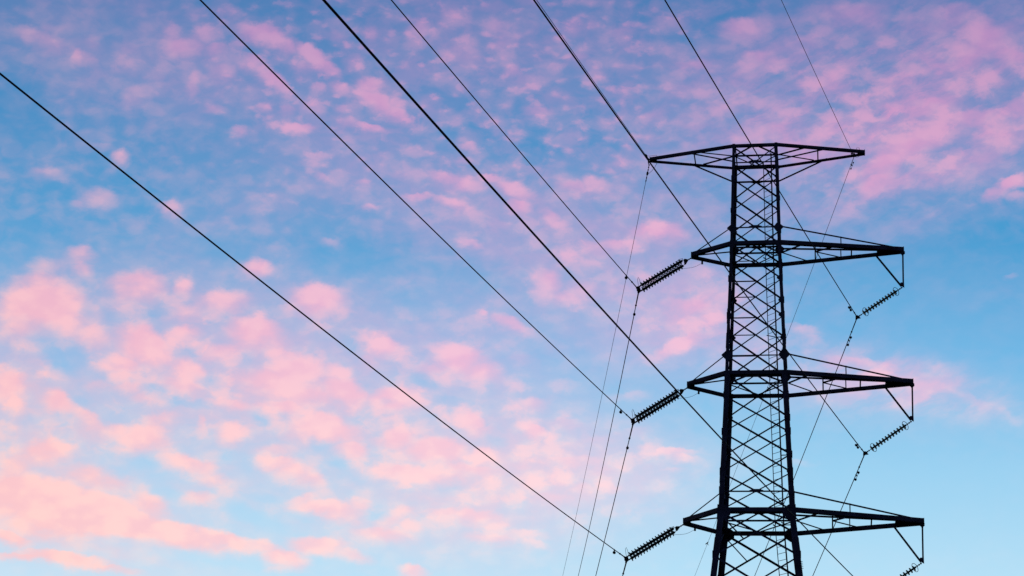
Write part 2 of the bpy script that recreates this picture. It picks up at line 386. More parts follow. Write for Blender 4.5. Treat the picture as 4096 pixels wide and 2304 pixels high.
# ------------------------------------------------------------------ materials
def material(name, base, metallic=0.0, rough=0.6, noise_scale=3.0, spread=0.35, trans=0.0, spec=0.3):
    m = bpy.data.materials.new(name)
    m.use_nodes = True
    t = m.node_tree
    b = t.nodes['Principled BSDF']
    tcn = t.nodes.new('ShaderNodeTexCoord')
    nz = t.nodes.new('ShaderNodeTexNoise')
    nz.inputs['Scale'].default_value = noise_scale
    nz.inputs['Detail'].default_value = 5
    t.links.new(tcn.outputs['Object'], nz.inputs['Vector'])
    rp = t.nodes.new('ShaderNodeValToRGB')
    rp.color_ramp.elements[0].position = .3
    rp.color_ramp.elements[1].position = .7
    rp.color_ramp.elements[0].color = (*[c * (1 - spread) for c in base], 1)
    rp.color_ramp.elements[1].color = (*[min(1, c * (1 + spread)) for c in base], 1)
    t.links.new(nz.outputs['Fac'], rp.inputs[0])
    t.links.new(rp.outputs[0], b.inputs['Base Color'])
    b.inputs['Metallic'].default_value = metallic
    b.inputs['Roughness'].default_value = rough
    b.inputs['Specular IOR Level'].default_value = spec
    b.inputs['Transmission Weight'].default_value = trans
    return m


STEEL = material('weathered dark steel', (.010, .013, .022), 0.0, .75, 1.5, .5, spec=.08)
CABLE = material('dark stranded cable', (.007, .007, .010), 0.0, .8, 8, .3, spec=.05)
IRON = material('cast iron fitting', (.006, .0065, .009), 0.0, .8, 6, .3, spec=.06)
GLASS = material('green insulator glass', (.006, .06, .055), 0.0, .3, 6, .15, trans=.12, spec=.03)
SMOKED = material('dark insulator glass', (.004, .014, .016), 0.0, .45, 6, .15, trans=.0, spec=.03)
BIRD = material('dark plumage', (.015, .015, .02), 0, .9, 30, .4, spec=.05)


# ------------------------------------------------------------------ mesh helpers
class MB:
    def __init__(self):
        self.v, self.f = [], []

    def prism(self, sec0, sec1):
        n = len(sec0); o = len(self.v)
        self.v += [tuple(p) for p in sec0] + [tuple(p) for p in sec1]
        for i in range(n):
            j = (i + 1) % n
            self.f.append((o + i, o + j, o + n + j, o + n + i))
        self.f.append(tuple(o + i for i in reversed(range(n))))
        self.f.append(tuple(o + n + i for i in range(n)))
        return self

    def angle(self, p, q, w, t, d1, d2, w2=None):
        """steel angle section from p to q; flanges w wide along d1 and w2 along d2"""
        p, q = V(p), V(q)
        w2 = w if w2 is None else w2
        ax = (q - p).normalized()
        a = V(d1); a = (a - ax * a.dot(ax)).normalized()
        b = V(d2); b = (b - ax * b.dot(ax)); b = (b - a * b.dot(a)).normalized()
        s = [(0, 0), (w, 0), (w, t), (t, t), (t, w2), (0, w2)]
        self.prism([p + a * x + b * y for x, y in s], [q + a * x + b * y for x, y in s])
        return self

    def bar(self, p, q, w, h, side, ends=(0, 0)):
        p, q = V(p), V(q)
        ax = (q - p).normalized()
        a = V(side); a = (a - ax * a.dot(ax)).normalized()
        b = ax.cross(a)
        s = [(-w / 2, -h / 2), (w / 2, -h / 2), (w / 2, h / 2), (-w / 2, h / 2)]
        self.prism([p + a * x + b * y for x, y in s], [q + a * x + b * y for x, y in s])
        return self

    def plate(self, pts, thick, nrm):
        nrm = V(nrm).normalized() * thick / 2
        self.prism([V(p) - nrm for p in pts], [V(p) + nrm for p in pts])
        return self

    def tube(self, pts, rad, n=8, closed=False):
        pts = [V(p) for p in pts]
        m = len(pts)
        rads = rad if isinstance(rad, (list, tuple)) else [rad] * m
        o = len(self.v)
        ref = None
        for i, p in enumerate(pts):
            if closed:
                tan = pts[(i + 1) % m] - pts[i - 1]
            else:
                tan = pts[min(i + 1, m - 1)] - pts[max(i - 1, 0)]
            tan.normalize()
            if ref is None:
                ref = tan.orthogonal().normalized()
            a = (ref - tan * ref.dot(tan)).normalized(); ref = a
            b = tan.cross(a)
            for k in range(n):
                an = 2 * math.pi * k / n
                self.v.append(tuple(p + (a * math.cos(an) + b * math.sin(an)) * rads[i]))
        rings = m if closed else m - 1
        for i in range(rings):
            for k in range(n):
                a0 = o + i * n + k; a1 = o + i * n + (k + 1) % n
                j = (i + 1) % m
                self.f.append((a0, a1, o + j * n + (k + 1) % n, o + j * n + k))
        if not closed:
            self.f.append(tuple(o + k for k in reversed(range(n))))
            self.f.append(tuple(o + (m - 1) * n + k for k in range(n)))
        return self

    def lathe(self, p, ax, prof, n=16):
        """prof: list of (distance along ax, radius)"""
        p = V(p); ax = V(ax).normalized()
        a = ax.orthogonal().normalized(); b = ax.cross(a)
        o = len(self.v)
        for (s, r) in prof:
            for k in range(n):
                an = 2 * math.pi * k / n
                self.v.append(tuple(p + ax * s + (a * math.cos(an) + b * math.sin(an)) * r))
        for i in range(len(prof) - 1):
            for k in range(n):
                self.f.append((o + i * n + k, o + i * n + (k + 1) % n, o + (i + 1) * n + (k + 1) % n, o + (i + 1) * n + k))
        self.f.append(tuple(o + k for k in reversed(range(n))))
        self.f.append(tuple(o + (len(prof) - 1) * n + k for k in range(n)))
        return self

    def build(self, name, mat, parent=None, smooth=False):
        me = bpy.data.meshes.new(name)
        me.from_pydata(self.v, [], self.f)
        me.update()
        me.materials.append(mat)
        if smooth:
            for pl in me.polygons:
                pl.use_smooth = True
        o = bpy.data.objects.new(name, me)
        COL.objects.link(o)
        if parent:
            o.parent = parent
        return o


def tag(o, label=None, cat=None, group=None, kind=None):
    if label: o['label'] = label
    if cat: o['category'] = cat
    if group: o['group'] = group
    if kind: o['kind'] = kind
    return o


def empty(name, loc=(0, 0, 0), rz=0.0):
    o = bpy.data.objects.new(name, None)
    COL.objects.link(o)
    o.location = loc
    o.rotation_euler = (0, 0, rz)
    o.empty_display_size = .3
    return o


# ------------------------------------------------------------------ ground
def ground():
    mb = MB()
    n, S = 60, 12000.0
    grid = {}
    for i in range(n + 1):
        for j in range(n + 1):
            x = (i / n * 2 - 1); y = (j / n * 2 - 1)
            X = S * x * abs(x); Y = S * y * abs(y)
            z = 0.0
            d = math.hypot(X, Y)
            if d > 400:
                z = (d - 400) * .004 * math.sin(X * .0011 + 1) * math.cos(Y * .0009)
            grid[i, j] = len(mb.v); mb.v.append((X, Y, min(z, 8)))
    for i in range(n):
        for j in range(n):
            mb.f.append((grid[i, j], grid[i + 1, j], grid[i + 1, j + 1], grid[i, j + 1]))
    g = mb.build('ground', material('dark grassy soil', (.022, .028, .016), 0, .95, .15, .5, spec=.05))
    tag(g, 'dark grassy ground under the power line', None, kind='structure')


ground()

# ------------------------------------------------------------------ tower
TX, TY, TH = 13.2310, 87.9767, -0.186505
Z1, Z2, Z3, Z4 = 49.955 + EYE, 43.838 + EYE, 36.156 + EYE, 28.583 + EYE
EV = V((math.cos(TH), math.sin(TH), 0)); NV = V((-math.sin(TH), math.cos(TH), 0))


def W(u, v, z):
    """tower coordinates (across the line, along the line away from the camera, height) to world"""
    return V((TX, TY, 0)) + EV * u + NV * v + V((0, 0, z))


HEEL = [(Z1 + .3, 1.235), (Z1, 1.24), (Z2, 1.35), (Z3, 1.60), (Z4, 1.90), (0.0, 1.90 + Z4 * .103)]


def heel(z):
    for (za, a), (zb, b) in zip(HEEL, HEEL[1:]):
        if z >= zb:
            return a + (b - a) * (za - z) / (za - zb)
    return HEEL[-1][1]


tower = empty('transmission_tower', (TX, TY, 0), TH)
tag(tower, 'tall black steel lattice pylon with four crossarms, longer arms to the right', 'pylon')

UZ = V((0, 0, 1))
# legs: heels at the corners, flanges along the faces
for su in (-1, 1):
    for sv in (-1, 1):
        mb = MB()
        segs = [(Z1 + .12, Z2, .155), (Z2, Z3, .165), (Z3, Z4, .26), (Z4, 0.0, .31)]
        for za, zb, w in segs:
            a, b = heel(za), heel(zb)
            mb.angle((su * a, sv * a, za), (su * b, sv * b, zb), w, .03, (-su, 0, 0), (0, -sv, 0))
        # splice plates outside the leg
        for zs in (Z2 - .2, Z2 - 4.35, Z3 + 1.9, Z3 - .6, Z4 + 1.9, Z4 - 1.9):
            h = heel(zs)
            lo_, hi_ = heel(zs - .42), heel(zs + .42)
            mb.bar((su * (lo_ + .008), sv * (lo_ - .1), zs - .42), (su * (hi_ + .008), sv * (hi_ - .1), zs + .42), .024, .15, (1, 0, 0))
            mb.bar((su * (lo_ - .09), sv * (lo_ + .008), zs - .4), (su * (hi_ - .09), sv * (hi_ + .008), zs + .4), .15, .024, (1, 0, 0))
        if su == 1 and sv == -1:
            for k in range(5):
                zz = Z4 - 2.75 - .09 * k
                mb.bar((heel(zz), sv * (heel(zz) - .02), zz), (heel(zz) + .07, sv * (heel(zz) - .02), zz), .02, .02, (0, 0, 1))
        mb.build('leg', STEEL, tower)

NODES = [Z1, Z1 - 2.04, Z1 - 4.08, Z2, Z2 - 2.14, Z2 - 4.34, Z2 - 6.62, Z3 - 1.6 + .35, Z3 - 3.30, Z3 - 5.50, Z4,
         Z4 - 2.38, Z4 - 5.3, Z4 - 9.4, Z4 - 13.3, Z4 - 17.8, Z4 - 23.2, 0.4]
# crossing heights carrying a horizontal: (panel index, full width?)
HOR = {0: 'full', 2: 'full', 3: 'half', 4: 'half', 5: 'half', 9: 'full'}
NODE_H = {6, 12, 14, 16}                 # horizontals at nodes
FACES = {'near': (lambda s, a: (s * a, -a), V((0, -1, 0)), V((1, 0, 0))),
         'far': (lambda s, a: (s * a, a), V((0, 1, 0)), V((1, 0, 0))),
         'left': (lambda s, a: (-a, -s * a), V((-1, 0, 0)), V((0, -1, 0))),
         'right': (lambda s, a: (a, s * a), V((1, 0, 0)), V((0, 1, 0)))}
for fname, (pos, nrm, tan) in FACES.items():
    def fp(s, z, inset=.05, off=.0):
        a = heel(z)
        x, y = pos(s, a)
        p = V((x, y, z)) - tan * s * inset + nrm * off
        return p
    fm = MB()                         # horizontals of this face
    diag, plates, horiz = [], [], []
    for i, (za, zb) in enumerate(zip(NODES, NODES[1:])):
        wA = .090 if i < 10 else .11
        wB = .062 if i < 10 else .08
        low = i >= 13
        # two diagonals of the panel, one bolted outside, one inside the leg flanges
        pa, pb = fp(-1, za, .03, -.045), fp(1, zb, .03, -.045)
        qa, qb = fp(1, za, .03, -.075), fp(-1, zb, .03, -.075)
        tgt = fm if low else MB()
        perp = nrm.cross((pb - pa).normalized())
        if perp.z > 0: perp = -perp
        tgt.angle(pa, pb, wA, .009, perp, -nrm, w2=wA * .8)
        if not low: diag.append(tgt)
        tgt = fm if low else MB()
        perp = nrm.cross((qb - qa).normalized())
        if perp.z > 0: perp = -perp
        tgt.angle(qa, qb, wB, .008, perp, -nrm, w2=wB)
        if not low: diag.append(tgt)
        # crossing height
        ha, hb = heel(za), heel(zb)
        zc = za + (zb - za) * ha / (ha + hb)
        if i in HOR:
            full = HOR[i] == 'full'
            l = fp(-1, zc, .02, -.10)
            r = fp(1 if full else 0.0, zc, .02, -.10)
            if not full:
                r = V((l.x, l.y, l.z)) * 0
                m1, m2 = fp(-1, zc, 0, -.1), fp(1, zc, 0, -.1)
                r = (m1 + m2) / 2
            horiz.append(MB().angle(l, r, .08 if full else .055, .008, (0, 0, -1), -nrm))
            if full:
                c = (fp(-1, zc, 0, -.06) + fp(1, zc, 0, -.06)) / 2
                plates.append(MB().plate([c + tan * x + UZ * y for x, y in ((-.36, .0), (-.15, .07), (.15, .07), (.36, .0), (.36, -.05), (.15, -.11), (-.15, -.11), (-.36, -.05))], .014, nrm))
        if i in NODE_H or False:
            l, r = fp(-1, za, .02, -.11), fp(1, za, .02, -.11)
            (fm if i > 12 else MB()).angle(l, r, .07, .008, (0, 0, -1), -nrm) if i > 12 else horiz.append(MB().angle(l, r, .07, .008, (0, 0, -1), -nrm))
        # node gussets on both legs
        if i < 14 and i > 0:
            for s in (-1, 1):
                c = fp(s, za, .0, .006)
                g = .13 if i < 4 else .18
                mid = [(.03, .16), (-.10, .16), (-.26, .03), (-.26, -.05), (-.10, -.19), (.03, -.19)]
                plates.append(MB().plate([c + tan * s * x * (g / .16) + UZ * y * (g / .16) for x, y in mid], .012, nrm))
    # horizontals level with the arms
    for zz in (Z1, Z2, Z3, Z4):
        horiz.append(MB().angle(fp(-1, zz, .02, -.12), fp(1, zz, .02, -.12), .07, .008, (0, 0, -1), -nrm))
    if fname in ('near', 'far'):
        # hanging gussets where the tie members of the arms join the legs
        for zz, sc_ in ((Z2 + .92, .95), (Z3 + 1.02, 1.05)):
            for s in (-1, 1):
                c = fp(s, zz, .09, .02)
                d = [(0, .28), (.15, .15), (.29, .02), (.29, -.03), (.12, -.22), (.04, -.34), (-.10, -.30), (-.27, -.05), (-.27, .03), (-.10, .26)]
                plates.append(MB().plate([c + tan * s * x * sc_ + UZ * y * sc_ for x, y in d], .016, nrm))
        for s in (-1, 1):
            c = fp(s, Z4 + 1.05, .04, .02)
            plates.append(MB().plate([c + tan * s * x + UZ * y for x, y in ((.06, .2), (.06, -.25), (-.2, -.2), (-.2, .15))], .016, nrm))
            c = fp(s, Z4, .0, .02)
            d = [(.05, .28), (-.28, .28), (-.52, .12), (-.60, .02), (-.60, -.28), (-.30, -.50), (.08, -.50)]
            plates.append(MB().plate([c + tan * s * x + UZ * y for x, y in d], .016, nrm))
            for zz in (Z2, Z3):
                c = fp(s, zz, .0, .02)
                d = [(.06, .12), (-.30, .12), (-.36, 0), (-.28, -.28), (.06, -.28)]
                plates.append(MB().plate([c + tan * s * x * .85 + UZ * y * .85 for x, y in d], .016, nrm))
            c = fp(s, Z1, .0, .02)
            d = [(.14, .05), (-.25, .05), (-.20, -.10), (-.10, -.2), (.04, -.2), (.10, -.1)]
            plates.append(MB().plate([c + tan * s * x * .9 + UZ * y * .9 for x, y in d], .016, nrm))
        # short redundant brace below the lowest arm, left leg only
        A = fp(-1, Z4 - .35, .2, -.05)
        za, zb = NODES[10], NODES[11]
        q1, q2 = fp(1, za, .03, -.08), fp(-1, zb, .03, -.08)
        B = q1 + (q2 - q1) * .64
        diag.append(MB().angle(A, B, .06, .008, (1, 0, 0), -nrm))
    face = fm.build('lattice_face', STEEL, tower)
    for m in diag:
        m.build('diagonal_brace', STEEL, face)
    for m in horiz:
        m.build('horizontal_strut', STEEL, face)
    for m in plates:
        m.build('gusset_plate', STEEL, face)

# ladder inside the body, near the right far leg
lad = MB()
RU = ((.68, .24), (-.44, .40))          # right rail as a share of the half width; left rail offset in metres
top, brk = Z1 - .02, [Z1, Z2, Z3, Z4, 21.0]
rungs = []
z = top - .5
while z > 21:
    rungs.append(z); z -= .36
def rail_at(k, z):
    h = heel(z)
    p = V((RU[0][0] * h, RU[0][1] * h, z))
    return p if k == 0 else p + V((RU[1][0], RU[1][1], 0))


rails = []
for k, tp, w in ((0, Z1 + .28, .075), (1, Z1 - .02, .042)):
    mb = MB()
    zs = [tp, Z2, Z3, Z4, 21.0, 1.0]
    for za, zb in zip(zs, zs[1:]):
        mb.bar(rail_at(k, za), rail_at(k, zb), w, w * .7, (1, 0, 0))
    mb.bar(rail_at(k, tp) + V((-.09, 0, .05)), rail_at(k, tp) - UZ * .01, .03, .03, (0, 0, 1))
    for zz in (Z2, Z3, Z4):           # brackets where the ladder crosses an arm level
        mb.bar(rail_at(k, zz) + V((-.12, 0, .10)), rail_at(k, zz) + V((.02, 0, .02)), .05, .05, (0, 0, 1))
    rails.append(mb)
l0 = rails[0].build('ladder', STEEL, tower)
rails[1].build('rail', STEEL, l0)
for zz in rungs:
    MB().tube([rail_at(0, zz), rail_at(1, zz)], .014, 6).build('rung', STEEL, l0)
# stays holding the ladder to the right face
for zz in (Z2 - 4.85, Z3 - 3.55, Z3 - 3.85, Z4 - .05, Z2):
    h = heel(zz)
    st = MB().bar(rail_at(0, zz), (h - .1, rail_at(0, zz).y - .05, zz), .04, .04, (0, 0, 1))
    if zz == Z2 - 4.85:
        st.bar(rail_at(0, zz), rail_at(1, zz) + V((-.08, -.1, .25)), .04, .03, (0, 0, 1))
    st.build('ladder_stay', STEEL, l0)


# cross arms
def cross_arm(z, hl, ul, ur, tip, wch, hch, posts_l, posts_r, kpts_r, tie_z=None, strut_z=None, hanger=None, tie_posts=()):
    """hl: body half width at this height, ul/ur: arm tips left and right"""
    fh = hl + .015
    root = MB()                       # the near chord is the arm's own mesh
    def chord(mb, sv):
        pts = [(-ul, sv * tip, z), (-hl, sv * fh, z), (hl, sv * fh, z), (ur, sv * tip, z)]
        hh = hch if sv < 0 else hch * 1.12
        base = -hch * .25 - (.04 if sv < 0 else .115)
        for p, q in zip(pts, pts[1:]):
            p = V(p) + UZ * base; q = V(q) + UZ * base
            mb.angle(p, q, hh, .016, (0, 0, 1), (0, -sv, 0), w2=wch)
    chord(root, -1)
    arm = root.build('cross_arm', STEEL, tower)
    m = MB(); chord(m, 1); m.build('chord', STEEL, arm)

    def vy(u):                        # half depth between the chords at u
        L_ = ul if u < 0 else ur
        au = abs(u)
        if au <= hl: return fh
        return fh + (tip - fh) * (au - hl) / (L_ - hl)
    # end plates
    for s, L_ in ((-1, ul), (1, ur)):
        m = MB()
        m.plate([(s * (L_ - .02), -tip - .05, z - .09), (s * (L_ - .02), tip + .05, z - .15), (s * (L_ - .02), tip + .05, z + hch * .6), (s * (L_ - .02), -tip - .05, z + hch * .6)], .03, (1, 0, 0))
        lo = L_ - (1.45 if (s > 0 and hanger) else .42)
        m.plate([(s * L_, -tip, z - .12), (s * L_, tip, z - .12), (s * lo, vy(s * lo), z - .12), (s * lo, -vy(s * lo), z - .12)], .016, (0, 0, 1))
        m.build('end_plate', STEEL, arm)
    # struts lying across between the chords
    for u in posts_l + posts_r:
        y = vy(u)
        MB().angle((u, -y, z), (u, y, z), .07, .008, (1, 0, 0), (0, 0, 1)).build('cross_strut', STEEL, arm)
    # plan bracing inside the body: middles of the sides joined to middles of the chords
    m = MB()
    zz = z + .01
    m.angle((-hl, 0, zz), (hl, 0, zz), .08, .008, (0, 1, 0), (0, 0, 1))
    for su in (-1, 1):
        for sv in (-1, 1):
            m.angle((su * hl, 0, zz - .01), (0, sv * fh, zz - .01), .07, .008, (0, -sv, 0), (0, 0, 1))
        m.angle((su * hl, -fh, zz), (su * hl, fh, zz), .07, .008, (-su, 0, 0), (0, 0, 1))
    m.plate([(-.35, -fh + .02, zz), (.35, -fh + .02, zz), (.2, -fh + .25, zz), (-.2, -fh + .25, zz)], .014, (0, 0, 1))
    m.build('plan_bracing', STEEL, arm)
    for (u0, v0, u1, sv) in kpts_r:
        MB().angle((u0, v0, z), (u1, sv * vy(u1), z), .068, .008, (1, 0, 0), (0, 0, 1)).build('plan_brace', STEEL, arm)
    if tie_z:
        hz = heel(tie_z)
        for sv in (-1, 1):
            for s, L_, w in ((-1, ul - .2, .065), (1, ur - .35, .088)):
                m = MB()
                A = V((s * (hz + (.02 if z == Z4 else .15)), sv * (hz + .03), tie_z - (.12 if s < 0 else 0))); B = V((s * L_, sv * (tip + .05), z + hch * .45))
                m.angle(A, B, w, .01, (0, 0, -1), (0, -sv, 0), w2=w * .7)
                m.build('tie_rod', STEEL, arm)
                if s > 0:
                    for u in tie_posts:
                        f = (u - A.x) / (B.x - A.x)
                        tpt = A + (B - A) * f
                        MB().angle((u, tpt.y, tpt.z), (u, sv * vy(u), z + .02), .055, .008, (1, 0, 0), (0, -sv, 0), w2=.06).build('tie_post', STEEL, arm)
    if strut_z:
        hz = heel(strut_z)
        for sv, w in ((-1, .06), (1, .10)):
            for s, L_ in ((-1, 3.75), (1, 3.95)):
                MB().angle((s * (hz + .0), sv * (hz + .01), strut_z), (s * L_, sv * vy(s * L_), z - .05), w, .01, (0, 0, 1), (0, -sv, 0)).build('knee_brace', STEEL, arm)
    if hanger:
        uh, zh, ud = hanger
        m = MB()
        m.tube([(uh + .05, 0, z - .20), (uh, 0, zh)], .043, 10)
        m.lathe((uh + .04, 0, z - .11), (0, 0, -1), [(0, .13), (.03, .13), (.05, .10), (.08, .13), (.11, .125), (.17, .06), (.21, .05)], 16)
        m.plate([(uh + .05, 0, zh - .08), (uh - .2, 0, zh + .14), (uh - .12, 0, zh + .24), (uh + .05, 0, zh + .24)], .03, (0, 1, 0))
        m.build('hanger', STEEL, arm)
        MB().angle((ud, vy(ud) * .9, z - .08), (uh - .06, .02, zh + .02), .085, .012, (-1, 0, -.5), (0, -1, 0)).build('hanger_brace', STEEL, arm)
    return arm


cross_arm(Z1, heel(Z1), 5.96, 6.02, .10, .15, .155, [-3.45], [3.40],
          [(-1.24, 0, -3.6, -1), (-1.24, 0, -3.0, 1), (1.24, 0, 3.0, -1), (1.24, 0, 3.2, 1)], strut_z=Z1 - 1.02)
h2, h3, h4 = heel(Z2), heel(Z3), heel(Z4)
cross_arm(Z2, h2, 3.56, 7.90, .13, .20, .215, [], [3.14, 5.08], [(h2, 0, 2.7, -1), (h2, 0, 2.7, 1), (3.14, 0, 4.5, -1), (3.14, 0, 4.5, 1)],
          tie_z=Z2 + .96, hanger=(7.78, 41.66 + EYE, 6.43), tie_posts=(4.53,))
cross_arm(Z3, h3, 3.70, 8.08, .13, .20, .215, [], [3.40, 5.33], [(h3, 0, 2.9, -1), (h3, 0, 2.9, 1), (3.40, 0, 4.7, -1), (3.40, 0, 4.7, 1)],
          tie_z=Z3 + 1.05, hanger=(7.96, 34.02 + EYE, 6.66), tie_posts=(4.60,))
cross_arm(Z4, h4, 3.82, 8.30, .13, .20, .225, [], [3.72, 5.66], [(h4, 0, 3.3, -1), (h4, 0, 3.3, 1), (3.72, 0, 5.0, -1), (3.72, 0, 5.0, 1)],
          tie_z=Z4 + .98, hanger=(8.15, 26.46 + EYE, 6.83), tie_posts=(4.60,))

# ------------------------------------------------------------------ insulators
CAP = [(0, .02), (.0, .05), (.055, .055), (.07, .04), (.10, .03)]


def disc(mb_glass, mb_iron, p, ax, r=.127, cap=1.0):
    mb_glass.lathe(p, ax, [(.015, .03), (.03, r * .68), (.052, r * .97), (.068, r), (.090, r * .97), (.082, r * .55), (.088, .03)], 18)
    mb_iron.lathe(p, ax, [(-.075, .03 * cap), (-.055, .046 * cap), (.03, .052 * cap), (.055, .042 * cap), (.10, .032 * cap)], 10)


def string(parent, A, B, count, pitch, start, name='insulator_string', r=.15, cap=1.0):
    """a chain of discs from A (tower side) towards B; local coordinates of parent"""
    A, B = V(A), V(B)
    ax = (B - A).normalized()
    core = MB()
    core.tube([A, A + ax * (start - .05)], .016, 6)
    core.tube([A + ax * (start - .05), A + ax * (start + (count - 1) * pitch + .08)], .044, 8)
    core.tube([A + ax * (start + (count - 1) * pitch + .08), B], .016, 6)
    gl = []
    for k in range(count):
        p = A + ax * (start + k * pitch)
        g = MB()
        disc(g, core, p, ax, r, cap)
        gl.append(g)
    return core, gl


def ring(c, ax, r, tilt, rad=.011, n=28, squash=1.0):
    c = V(c); ax = (V(ax).normalized())
    a = V((0, 1, 0)); a = (a - ax * a.dot(ax)).normalized()
    b = ax.cross(a)
    pts = []
    for k in range(n):
        an = 2 * math.pi * k / n
        o = a * math.cos(an) * r + b * math.sin(an) * r * squash
        pts.append(c + o + ax * (math.cos(an) * tilt))
    return pts


def wloc(parent_matrix_inv, p):
    return parent_matrix_inv @ p


def right_string(z_h, u_h, u_y, z_y, label):
    root = empty('insulator_string', W(u_h, 0, z_h), TH)
    tag(root, label, 'insulator string', 'single glass insulator strings hanging from the long arms')
    A = V((0, 0, 0)); B = V((u_y - u_h, 0, z_y - z_h))
    ax = (B - A).normalized(); Ln = (B - A).length
    core, gl = string(root, A, B, 12, (Ln - .95) / 11, .46)
    c = core.build('link_rod', IRON, root)
    for g in gl:
        g.build('glass_disc', GLASS, root, True)
    MB().tube(ring(ax * .46, ax, .25, .07, squash=.9), .014, 6, True).build('grading_ring', IRON, root)
    MB().tube(ring(ax * (Ln - .52), ax, .25, .07, squash=.9), .014, 6, True).build('grading_ring', IRON, root)
    m = MB()
    for s in (.06, .17, .28):
        m.lathe(ax * s, ax, [(0, .02), (.02, .042), (.06, .042), (.08, .02)], 8)
    for s in (.08, .18, .27):
        m.lathe(B - ax * s, ax, [(0, .02), (.02, .038), (.05, .038), (.07, .02)], 8)
    m.build('shackle', IRON, root)
    # suspension yoke plate with the clamp that holds the conductor
    m = MB()
    m.plate([B + V(p) for p in ((.10, 0, .06), (-.02, -.10, .05), (-.10, -.24, -.03), (-.10, .24, -.06), (-.02, .14, -.04))], .05, (.55, 0, -.83))
    m.plate([B + V(p) for p in ((.16, .0, -.07), (.06, .02, .06), (-.1, .0, .02), (-.08, 0, -.10))], .06, (0, 1, 0))
    m.build('suspension_clamp', IRON, root)
    return root


right_string(41.64 + EYE, 7.76, 5.33, 39.92 + EYE, 'green glass insulator string under the second crossarm, the topmost of the single strings')
right_string(34.00 + EYE, 7.94, 5.50, 32.24 + EYE, 'single green glass insulator string hung from the right end of the third crossarm')
right_string(26.45 + EYE, 8.12, 5.68, 24.72 + EYE, 'single green glass insulator string cut off by the bottom edge of the picture')


def left_string(u_t, z_t, YI, YO, label):
    """double string from the arm tip; YI / YO: where the two wires leave the yoke"""
    root = empty('double_insulator_string', W(u_t, 0, z_t), TH)
    tag(root, label, 'insulator string', 'double insulator strings pulled out from the short arms')
    o = V((u_t, 0, z_t))
    yi, yo = V(YI) - o, V(YO) - o
    mid = (yi + yo) / 2
    ax = mid.normalized(); Ln = mid.length
    # tower side: link chain, triangular yoke, two strings, line side yoke
    y0 = ax * .29
    m = MB()
    m.tube([(0, 0, 0), y0], .018, 6)
    for s in (.02, .12, .22):
        m.lathe(ax * s, ax, [(0, .02), (.02, .042), (.06, .042), (.08, .02)], 8)
    m.build('shackle', IRON, root)
    hw = .30
    m = MB()
    m.plate([y0 - ax * .09, y0 + ax * .12 + V((0, -hw - .05, 0)), y0 + ax * .2 + V((0, -hw, 0)), y0 + ax * .2 + V((0, hw, 0)), y0 + ax * .12 + V((0, hw + .05, 0))], .03, V((0, 1, 0)).cross(ax))
    m.build('yoke_plate', IRON, root)
    e = mid - ax * .02
    m = MB()
    nn = V((0, 1, 0)).cross(ax)
    m.plate([e - ax * .16 + V((0, -hw, 0)), e - ax * .16 + V((0, hw, 0)), e + V((0, hw + .12, 0)), e + ax * .07 + V((0, 0, 0)), e + V((0, -hw - .12, 0))], .05, nn)
    m.tube([yi, yi * .985 + e * .015 + V((0, .1, 0))], .05, 8)
    m.tube([yo, yo * .985 + e * .015 + V((0, -.1, 0))], .05, 8)
    m.build('yoke_plate', IRON, root)
    for sv in (-1, 1):
        A = y0 + ax * .2 + V((0, sv * hw, 0)); B = e - ax * .14 + V((0, sv * hw, 0))
        ln = (B - A).length
        core, gl = string(root, A, B, 15, (ln - .40) / 14, .16, r=.165, cap=1.55)
        for s in (.03, .17):
            core.tube([A + (B - A) * ((ln - .27) / ln) + V((0, s - .1, 0)), B + V((0, s - .1, 0))], .014, 6)
        c = core.build('disc_string', IRON, root)
        for g in gl:
            g.build('glass_disc', SMOKED, c, True)
    # arcing horns: racket loops
    for sv in (-1, 1):
        A = y0 + ax * .3 + V((0, sv * hw, 0))
        horn = [A, A + V((0, sv * .18, .02)) - ax * .05, A + V((0, sv * .26, .05)) + ax * .15, A + V((0, sv * .25, .03)) + ax * .3, A + V((0, sv * .16, -.03)) + ax * .26, A + V((0, sv * .1, 0)) + ax * .1]
        MB().tube(horn, .014, 6).build('arcing_horn', IRON, root)
    A = e - ax * .1 + V((0, -hw, 0))
    MB().tube([A, A + V((-.03, -.08, .12)), A + V((-.05, -.30, .34)), A + V((.0, -.38, .40)), A + V((.07, -.26, .26)), A + V((.10, -.06, .06))], .010, 6).build('arcing_horn', IRON, root)
    # earthing cable from a bracket on the far chord back to the horn
    Bk = V((.55, .33, -.18))
    H = y0 + ax * .42 + V((0, hw + .22, 0))
    pts = []
    for k in range(13):
        f = k / 12
        pts.append(H.lerp(Bk, f) + V((0, 0, -.22 * math.sin(f * math.pi) * (1 - f) + .05 * math.sin(f * math.pi * 2))))
    MB().tube(pts, .008, 6).build('bonding_cable', CABLE, root)
    MB().plate([Bk + V(p) for p in ((-.04, 0, -.06), (.06, 0, -.06), (.06, 0, .2), (-.04, 0, .2))], .08, (0, 1, 0)).build('cable_bracket', IRON, root)
    return root


LI = {2: ((-6.483, -.33, 41.793 + EYE), (-6.453, .33, 41.765 + EYE)),
      3: ((-6.598, -.33, 34.106 + EYE), (-6.580, .33, 34.026 + EYE)),
      4: ((-6.760, -.33, 26.580 + EYE), (-6.743, .33, 26.473 + EYE))}
left_string(-3.53, Z2 - .16, *LI[2], 'double black insulator string off the left end of the second crossarm from the top')
left_string(-3.66, Z3 - .16, *LI[3], 'double black insulator string crossed by a thick power cable at its tower end')
left_string(-3.79, Z4 - .16, *LI[4], 'double black insulator string off the left end of the lowest crossarm')


